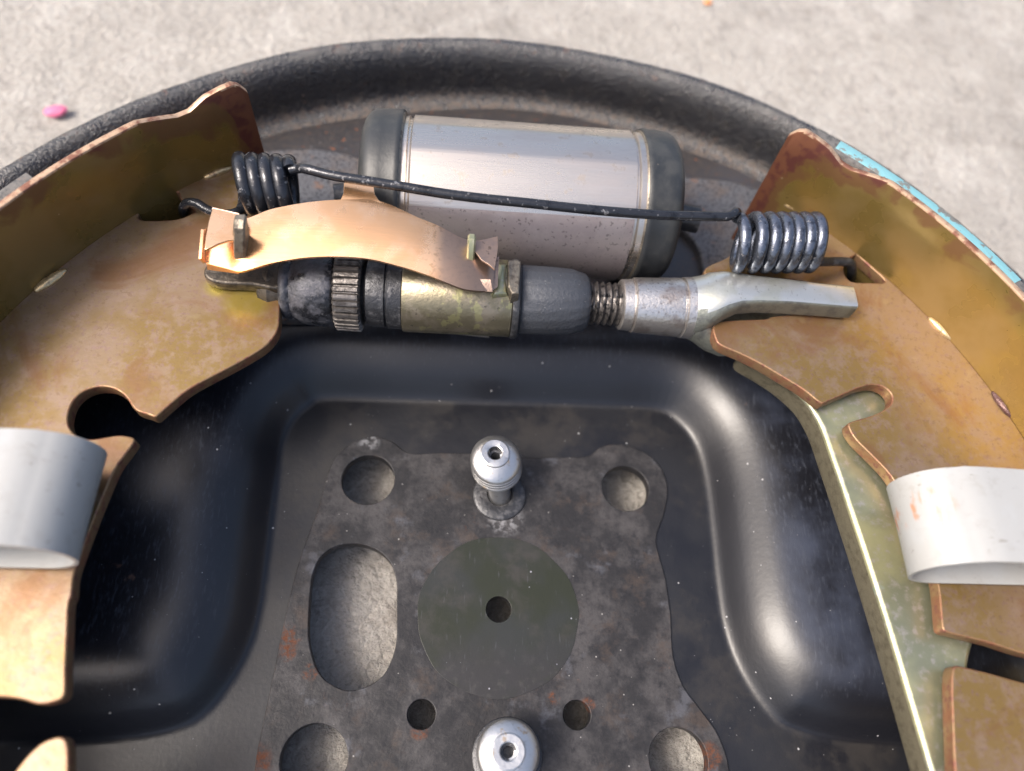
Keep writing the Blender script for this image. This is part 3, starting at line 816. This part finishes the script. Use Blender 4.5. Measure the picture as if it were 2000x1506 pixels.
# left fork tongue in the slot of the left web
def prong(pts_top, z0, z1, name, mats, bev=.5):
    return plate_obj(name, [pts_top], z0, z1, mats, ad, bev=bev)
prong(cr([(-36.5, AY - 2.6), (-36.5, AY + 2.6), (-41, AY + 3.0), (-46.5, AY + 3.0), (-48.3, AY + 1), (-48.3, AY - 1.2), (-46, AY - 2.4), (-41, AY - 2.4)], 4), 24.3, 26.4, 'fork_prong', 'dark_lug', .4)
finish('neck', lathe([(-41, 2.2), (-40.4, 3.6), (-38.8, 4.3), (-37.4, 3.9), (-36.8, 4.0), (-36.0, 4.9)], A0, 'x', 48), 'dark_lug', ad)
finish('screw_cap', lathe([(-37.2, 1), (-37.1, 4.3), (-36.7, 5.0), (-36.2, 5.15), (-35.7, 5.0), (-35.4, 4.75), (-35.0, 5.0), (-34.2, 5.45), (-33.2, 5.85), (-32.0, 5.98), (-30.3, 6.0), (-29.0, 5.95), (-28.6, 5.6), (-28.4, 5.0)], A0, 'x', 96,
                          lambda i, k, n, r: (.05 * math.sin(k * .9 + i * 1.9) + rnd.uniform(-.03, .03)) if r > 4.5 else 0), 'grease', ad, smooth=60)
NT = 36
finish('star_wheel', lathe([(-28.5, 4.5), (-28.5, 6.0), (-28.2, 6.55), (-24.5, 6.65), (-24.2, 6.1), (-24.2, 4.5)], A0, 'x', NT * 6,
                           lambda i, k, n, r: (0 if (k % 6) in (0, 1, 2, 3) else -.62) if r > 5.8 else 0), 'star', ad, smooth=25)
finish('collar', lathe([(-24.3, 4.4), (-23.9, 4.6), (-23.4, 5.5), (-22.6, 5.7), (-20.6, 5.7), (-20.4, 5.35), (-20.25, 5.35), (-20.1, 5.9), (-17.9, 5.9), (-17.6, 5.6)], A0, 'x', 72), 'dark_steel', ad, smooth=30)
finish('sleeve', lathe([(-17.8, 5.0), (-17.75, 6.15), (-17.5, 6.3), (-.4, 6.35), (-.2, 6.2), (-.2, 5)], A0, 'x', 96), 'sleeve', ad, smooth=35)
finish('lock_ring', lathe([(-.25, 4.6), (-.2, 6.45), (.1, 6.6), (.8, 6.55), (1.1, 6.2), (1.2, 5.4)], A0, 'x', 72), 'dark_steel', ad, smooth=40)
# small square nut standing on the sleeve beside the ring
nz = 30.0
plate_obj('lock_tab', [wl([(992, 507), (1008, 505), (1018, 510), (1014, 572), (1000, 574), (992, 560)], nz)], 26.0, nz, 'lug', ad, bev=.3)
plate_obj('spacer', [wl([(972, 512), (992, 512), (992, 572), (962, 574)], 29)], 26.0, 29, 'zinc', ad, bev=.9)
finish('end_collar', lathe([(1.0, 4), (1.1, 5.45), (1.5, 5.65), (6.5, 5.6), (9.8, 5.45), (10.8, 5.1), (12.0, 4.75), (12.6, 4.2), (12.7, 3.0)], A0, 'x', 96,
                           lambda i, k, n, r: .05 * math.sin(k * 1.3 + i) if r > 4 else 0), 'knurl', ad, smooth=45)
# thread: real helix profile
vs, fs = [], []
NT2, tx0, tx1, pitch = 36, 12.3, 18.9, 1.05
rows = int((tx1 - tx0) / (pitch / 6))
for i in range(rows + 1):
    for k_ in range(NT2):
        xx = tx0 + (tx1 - tx0) * i / rows
        ph = ((xx / pitch) + k_ / NT2) % 1
        rr_ = 3.15 + .55 * (1 - abs(ph * 2 - 1))
        t_ = 2 * math.pi * k_ / NT2; vs.append((xx, AY + rr_ * math.cos(t_), AZ + rr_ * math.sin(t_)))
for i in range(rows):
    for k_ in range(NT2): fs.append((i * NT2 + k_, (i + 1) * NT2 + k_, (i + 1) * NT2 + (k_ + 1) % NT2, i * NT2 + (k_ + 1) % NT2))
me = pyd(vs, fs); bm = bmesh.new(); bm.from_mesh(me); bmesh.ops.recalc_face_normals(bm, faces=bm.faces[:]); bm.to_mesh(me); bm.free()
finish('threaded_rod', me, 'thread', ad, smooth=30)
finish('barrel', lathe([(17.9, 3.0), (18.0, 3.9), (18.3, 4.25), (19.8, 4.35), (20.1, 4.15), (20.3, 4.6), (27.5, 4.95), (28.1, 4.95), (28.3, 4.75), (28.5, 4.75), (28.7, 5.1), (30.3, 5.2)], A0, 'x', 80), 'steel', ad, smooth=35)
# fork: round neck lofted into two flat prongs that straddle the web
def loft(sections, n=40, p_=2.0):
    vs, fs = [], []
    for (x_, cy, cz, hy, hz, pw) in sections:
        for k_ in range(n):
            t_ = 2 * math.pi * k_ / n; c_, s_ = math.cos(t_), math.sin(t_)
            vs.append((x_, cy + hy * math.copysign(abs(c_) ** (2 / pw), c_), cz + hz * math.copysign(abs(s_) ** (2 / pw), s_)))
    for i in range(len(sections) - 1):
        for k_ in range(n): fs.append((i * n + k_, (i + 1) * n + k_, (i + 1) * n + (k_ + 1) % n, i * n + (k_ + 1) % n))
    fs.append(tuple(range(n))); fs.append(tuple((len(sections) - 1) * n + k_ for k_ in range(n)))
    me = pyd(vs, fs); bm = bmesh.new(); bm.from_mesh(me); bmesh.ops.recalc_face_normals(bm, faces=bm.faces[:]); bm.to_mesh(me); bm.free(); return me
up_s = [(30.0, 46.0, 22.5, 5.2, 5.2, 2), (31.5, 46.0, 23.2, 5.1, 4.9, 2.1), (33.0, 46.3, 24.4, 4.8, 4.0, 2.4), (34.8, 46.6, 25.6, 4.1, 3.1, 2.8), (37, 46.8, 26.3, 3.3, 2.4, 3.6),
        (40, 46.7, 26.5, 2.75, 2.15, 5), (45, 46.6, 26.5, 2.45, 2.1, 6), (50, 46.4, 26.4, 2.3, 2.05, 6), (55.3, 46.2, 26.4, 2.25, 2.0, 6), (56.6, 46.2, 26.4, 2.2, 1.95, 6), (56.9, 46.2, 26.4, 1.9, 1.6, 5)]
me = loft(up_s)
idx_ = [1 if (p.normal.y < -.55 and p.normal.z < .75) else 0 for p in me.polygons]
o = finish('fork_prong', me, ['fork', 'fork_side'], ad, smooth=45); o.data.polygons.foreach_set('material_index', idx_)
lo_s = [(30.0, 46.0, 22.5, 5.1, 5.1, 2), (31.5, 45.6, 21.6, 5.0, 4.7, 2.1), (33.5, 45.0, 20.2, 5.2, 3.6, 2.4), (36, 44.6, 19.2, 5.3, 2.6, 3), (40, 44.8, 18.6, 4.8, 2.2, 4), (46, 46.3, 18.2, 3.0, 1.8, 5), (56, 46.4, 18.2, 2.8, 1.8, 5)]
finish('fork_prong', loft(lo_s), 'fork_side', ad, smooth=50)
# thin pale strip under the sleeve
finish('under_strip', sheet([[W(848, 640, 15), W(900, 645, 15), W(955, 650, 15)], [W(848, 646, 15), W(900, 651, 15), W(955, 657, 15)]], .5), 'steel', ad, smooth=0)

# ------------------------------------------------------------------ bronze leaf
bl = thing('leaf_spring', 'arched bronze leaf with square tab across the star wheel', 'leaf spring', (-25, 47, 34))
top_e = cr([(404, 444), (440, 436), (470, 429), (490, 424), (525, 410), (560, 402), (595, 396), (630, 392), (665, 390), (700, 389), (735, 391), (770, 403), (815, 424), (857, 441), (896, 462), (925, 472), (950, 478), (968, 484)], 5, False)
bot_e = cr([(402, 514), (435, 522), (465, 530), (490, 525), (525, 515), (560, 508), (595, 503), (630, 501), (665, 501), (700, 503), (735, 508), (770, 517), (805, 527), (840, 539), (875, 553), (905, 564), (935, 568), (962, 568)], 5, False)
rows = []
NB = len(top_e)
def bz(s_): return 34.3 - 11 * (s_ - .52) ** 2
for j, (a, b) in enumerate(zip(top_e, bot_e)):
    s_ = j / (NB - 1); zc = bz(s_)
    tl = .6 * math.sin(math.pi * min(1, max(0, s_))) ** .5
    pa, pb = W(a[0], a[1], zc + tl), W(b[0], b[1], zc - tl)
    rows.append([tuple(np.array(pa) * (1 - t_) + np.array(pb) * t_ + np.array([0, 0, .35 * math.sin(math.pi * t_)])) for t_ in np.linspace(0, 1, 9)])
me = sheet(rows, .55)
o = finish('arched_strip', me, 'bronze', bl, smooth=40)
zt_ = bz(.46) + .58
tab = [(658, 394), (666, 388), (671, 378), (672, 361), (675, 357), (727, 358), (730, 362), (732, 380), (738, 389), (748, 397)]
tme = plate([wl(tab, zt_)], zt_ - .5, zt_, .08)
ty0 = W(700, 389, zt_)[1]
for v in tme.vertices: v.co.z += (v.co.y - ty0) * .11 + .02
finish('square_tab', tme, 'bronze', bl)
# left folded box end
def quadsheet(pts, th, m_, name, root, smooth=30):
    rows_ = []
    a, b, c_, d_ = [np.array(p, float) for p in pts]
    for t_ in np.linspace(0, 1, 6):
        rows_.append([tuple((a * (1 - s_) + b * s_) * (1 - t_) + (d_ * (1 - s_) + c_ * s_) * t_) for s_ in np.linspace(0, 1, 6)])
    return finish(name, sheet(rows_, th), m_, root, smooth=smooth)
zl = bz(0)
quadsheet([W(404, 446, zl + .1), W(398, 448, zl + 2.0), W(393, 505, zl + 1.2), W(402, 514, zl)], .4, 'bronze', 'end_fold', bl)
quadsheet([W(403, 511, zl + .12), W(464, 524, zl + .2), W(467, 535, zl - 1.3), W(405, 527, zl - 1.4)], .4, 'bronze', 'end_fold', bl)
plate_obj('raised_flap', [wl([(415, 407), (440, 412), (467, 419), (463, 434), (456, 445), (455, 458), (459, 469), (445, 469), (425, 476), (400, 488), (402, 462), (408, 432)], 35.4)], 34.9, 35.4, 'bronze', bl, bev=.06)
quadsheet([W(415, 405, 35.3), W(467, 417, 35.3), W(472, 427, 32.2), W(420, 418, 32.0)], .35, 'bronze_dull', 'end_fold', bl)
def lug(name, foot, tip, zf, zt2, wpx, m_):
    """upright plate through the strip, thin in x"""
    a = np.array(W(foot[0], foot[1], zf)); b = np.array(W(tip[0], tip[1], zt2))
    ys = [a[1], (a[1] + b[1]) / 2 + .6, b[1]]
    vs, fs = [], []
    prof_ = [(a[1] - .3, zf - 2), (a[1] - .1, zf + 1.0), (a[1] + 1.6, zt2 - .6), (b[1] - 1.0, zt2), (b[1], zt2 - .1), (b[1] + .1, zf - 2)]
    x0_, x1_ = a[0] - wpx / 2, a[0] + wpx / 2
    for x_ in (x0_, x0_ + .25, x1_ - .25, x1_):
        ins = .25 if x_ in (x0_, x1_) else 0
        for y_, z_ in prof_: vs.append((x_ + (b[0] - a[0]) * (z_ - zf + 2) / (zt2 - zf + 2), y_ + (ins if y_ < (a[1] + b[1]) / 2 else -ins), z_ - ins))
    n6 = len(prof_)
    for i in range(3):
        for j in range(n6): fs.append((i * n6 + j, i * n6 + (j + 1) % n6, (i + 1) * n6 + (j + 1) % n6, (i + 1) * n6 + j))
    fs.append(tuple(range(n6))); fs.append(tuple(3 * n6 + j for j in range(n6)))
    me = pyd(vs, fs); bm = bmesh.new(); bm.from_mesh(me); bmesh.ops.recalc_face_normals(bm, faces=bm.faces[:]); bm.to_mesh(me); bm.free()
    return finish(name, me, m_, bl, smooth=30)
lug('lug', (464, 500), (470, 418), 33, 38.0, 1.7, 'lug')
# right folded end
zr_ = bz(1)
bow2 = [(924, 471), (948, 467), (972, 461), (973, 482), (970, 505), (966, 526), (954, 516), (941, 508), (927, 490)]
plate_obj('raised_flap', [wl(bow2, 34.2)], 33.8, 34.2, 'bronze_dull', bl, bev=.05)
quadsheet([W(968, 505, zr_ + .3), W(975, 500, zr_ + .4), W(972, 560, zr_ - .4), W(958, 571, zr_ - .4)], .4, 'bronze_dull', 'end_fold', bl)
quadsheet([W(904, 566, zr_ + .05), W(962, 570, zr_ + .05), W(958, 546, zr_ + .9), W(912, 544, zr_ + .4)], .3, 'bronze_dull', 'end_fold', bl)
lug('lug', (916, 530), (922, 456), 31, 36.0, 1.2, 'zinc')

# ------------------------------------------------------------------ return spring
sp = thing('return_spring', 'black upper return spring with a coil at each end and long bowed wire between', 'spring', (0, 56, 34))
def coil(c0, c1, R_, turns, rw, ph0=0, lean=.0, n=40, open_=0):
    c0, c1 = Vector(c0), Vector(c1); ax_ = (c1 - c0).normalized()
    u_ = Vector((0, 1, 0)); u_ = (u_ - ax_ * u_.dot(ax_)).normalized(); w_ = ax_.cross(u_)
    pts = []
    N_ = int(turns * n)
    for i in range(N_ + 1):
        t_ = 2 * math.pi * i / n + ph0
        f_ = i / N_; f_ = f_ + open_ * (1 - math.exp(-f_ * 7) - f_ * (1 - math.exp(-7)))
        p = c0 + (c1 - c0) * f_ + u_ * (R_ * math.cos(t_)) + w_ * (R_ * math.sin(t_)) + ax_ * (lean * math.cos(t_))
        pts.append(tuple(p))
    return pts
# left coil: centreline in mm
cl0 = W(466, 360, 31.0); cl1 = W(576, 362, 31.0)
CYL, CZL = cl0[1], 31.0
cpL = coil((cl0[0], CYL, CZL), (cl1[0], CYL, CZL), 3.95, 4.6, 1.05, ph0=-2.2, lean=-.8)
finish('coil', tube(cpL, 1.2, 14), 'wire', sp, smooth=60)
cr0 = W(1430, 474, 31.0); cr1 = W(1592, 474, 31.0)
cpR = coil((cr0[0], cr0[1], 31.0), (cr1[0], cr1[1], 31.0), 4.1, 6.6, .9, ph0=.6, lean=.9, open_=.13)
finish('coil', tube(cpR, 1.03, 14), 'wire_blue', sp, smooth=60)
rod = [cpL[-1], W(584, 329, 35.4)] + [W(u, v, zz) for u, v, zz in ((598, 330, 36.4), (645, 342, 36.8), (700, 351, 37), (770, 362, 37), (860, 377, 37), (945, 388, 37), (1025, 396, 37), (1147, 409, 36.6),
                                                      (1275, 419, 36), (1402, 423, 35.8), (1426, 421, 35.7), (1438, 414, 35.4))] + [cpR[0]]
rod = [rod[0]] + rod[1:]
rp = cr(rod, 8, False)
finish('long_wire', tube(rp, .76, 14), 'wire', sp, smooth=60)
hkL = cr([cpL[0], W(452, 418, 28.4), W(428, 418, 27.2), W(405, 410, 26.8), W(385, 398, 26.8), W(368, 396, 26.4), W(359, 404, 25), W(358, 414, 22), W(360, 420, 19)], 7, False)
finish('hook', tube(hkL, .78, 12), 'wire', sp, smooth=60)
hkR = cr([cpR[-1], W(1598, 512, 28), W(1622, 511, 26.8), W(1645, 511, 26.4), W(1660, 514, 25.8), W(1664, 526, 24), W(1663, 538, 21), W(1663, 545, 18)], 7, False)
finish('hook', tube(hkR, .8, 12), 'dark_steel', sp, smooth=60)

# ------------------------------------------------------------------ white hold-down bands
def band(side, label, y0, y1, xb, zt, zb, xo):
    root = thing('hold_down_band', label, 'hold-down band', (side * 60, (y0 + y1) / 2, 24), 'white hold-down bands')
    r_ = (zt - zb) / 2; prof_ = []
    for x_ in np.linspace(xo, xb + r_, 10): prof_.append((x_, zt + .35 * math.sin((x_ - xb) * .25)))
    for a in np.linspace(90, 270, 22)[1:-1]: prof_.append((xb + r_ + r_ * 1.05 * math.cos(math.radians(a)), (zt + zb) / 2 + r_ * math.sin(math.radians(a))))
    for x_ in np.linspace(xb + r_, xo, 10): prof_.append((x_, zb))
    rows_ = []
    for x_, z_ in prof_:
        rows_.append([(side * x_, y0 + (y1 - y0) * t_ + (.0), z_ + .15 * math.sin(math.pi * t_)) for t_ in np.linspace(0, 1, 7)])
    me = sheet(rows_, .5)
    finish('band', me, 'white', root, smooth=45)
    return root
bR = band(1, 'white looped hold-down band gripping the right shoe web', .0, 12.8, 54.0, 36.6, 25.2, 84)
bL = band(-1, 'white looped hold-down band gripping the left shoe web', -.8, 13.4, 54.4, 36.6, 26.4, 84)
# folded second layer and scuff on the right band
quadsheet([W(1976, 930, 36.7), W(2090, 930, 36.7), W(2090, 1100, 36.7), W(2006, 1090, 36.7)], .5, 'white', 'overlap_fold', bR)
scf = cr([(1760, 962), (1768, 968), (1776, 985), (1782, 1005), (1783, 1030), (1779, 1040), (1774, 1020), (1768, 1000), (1760, 985)], 3)
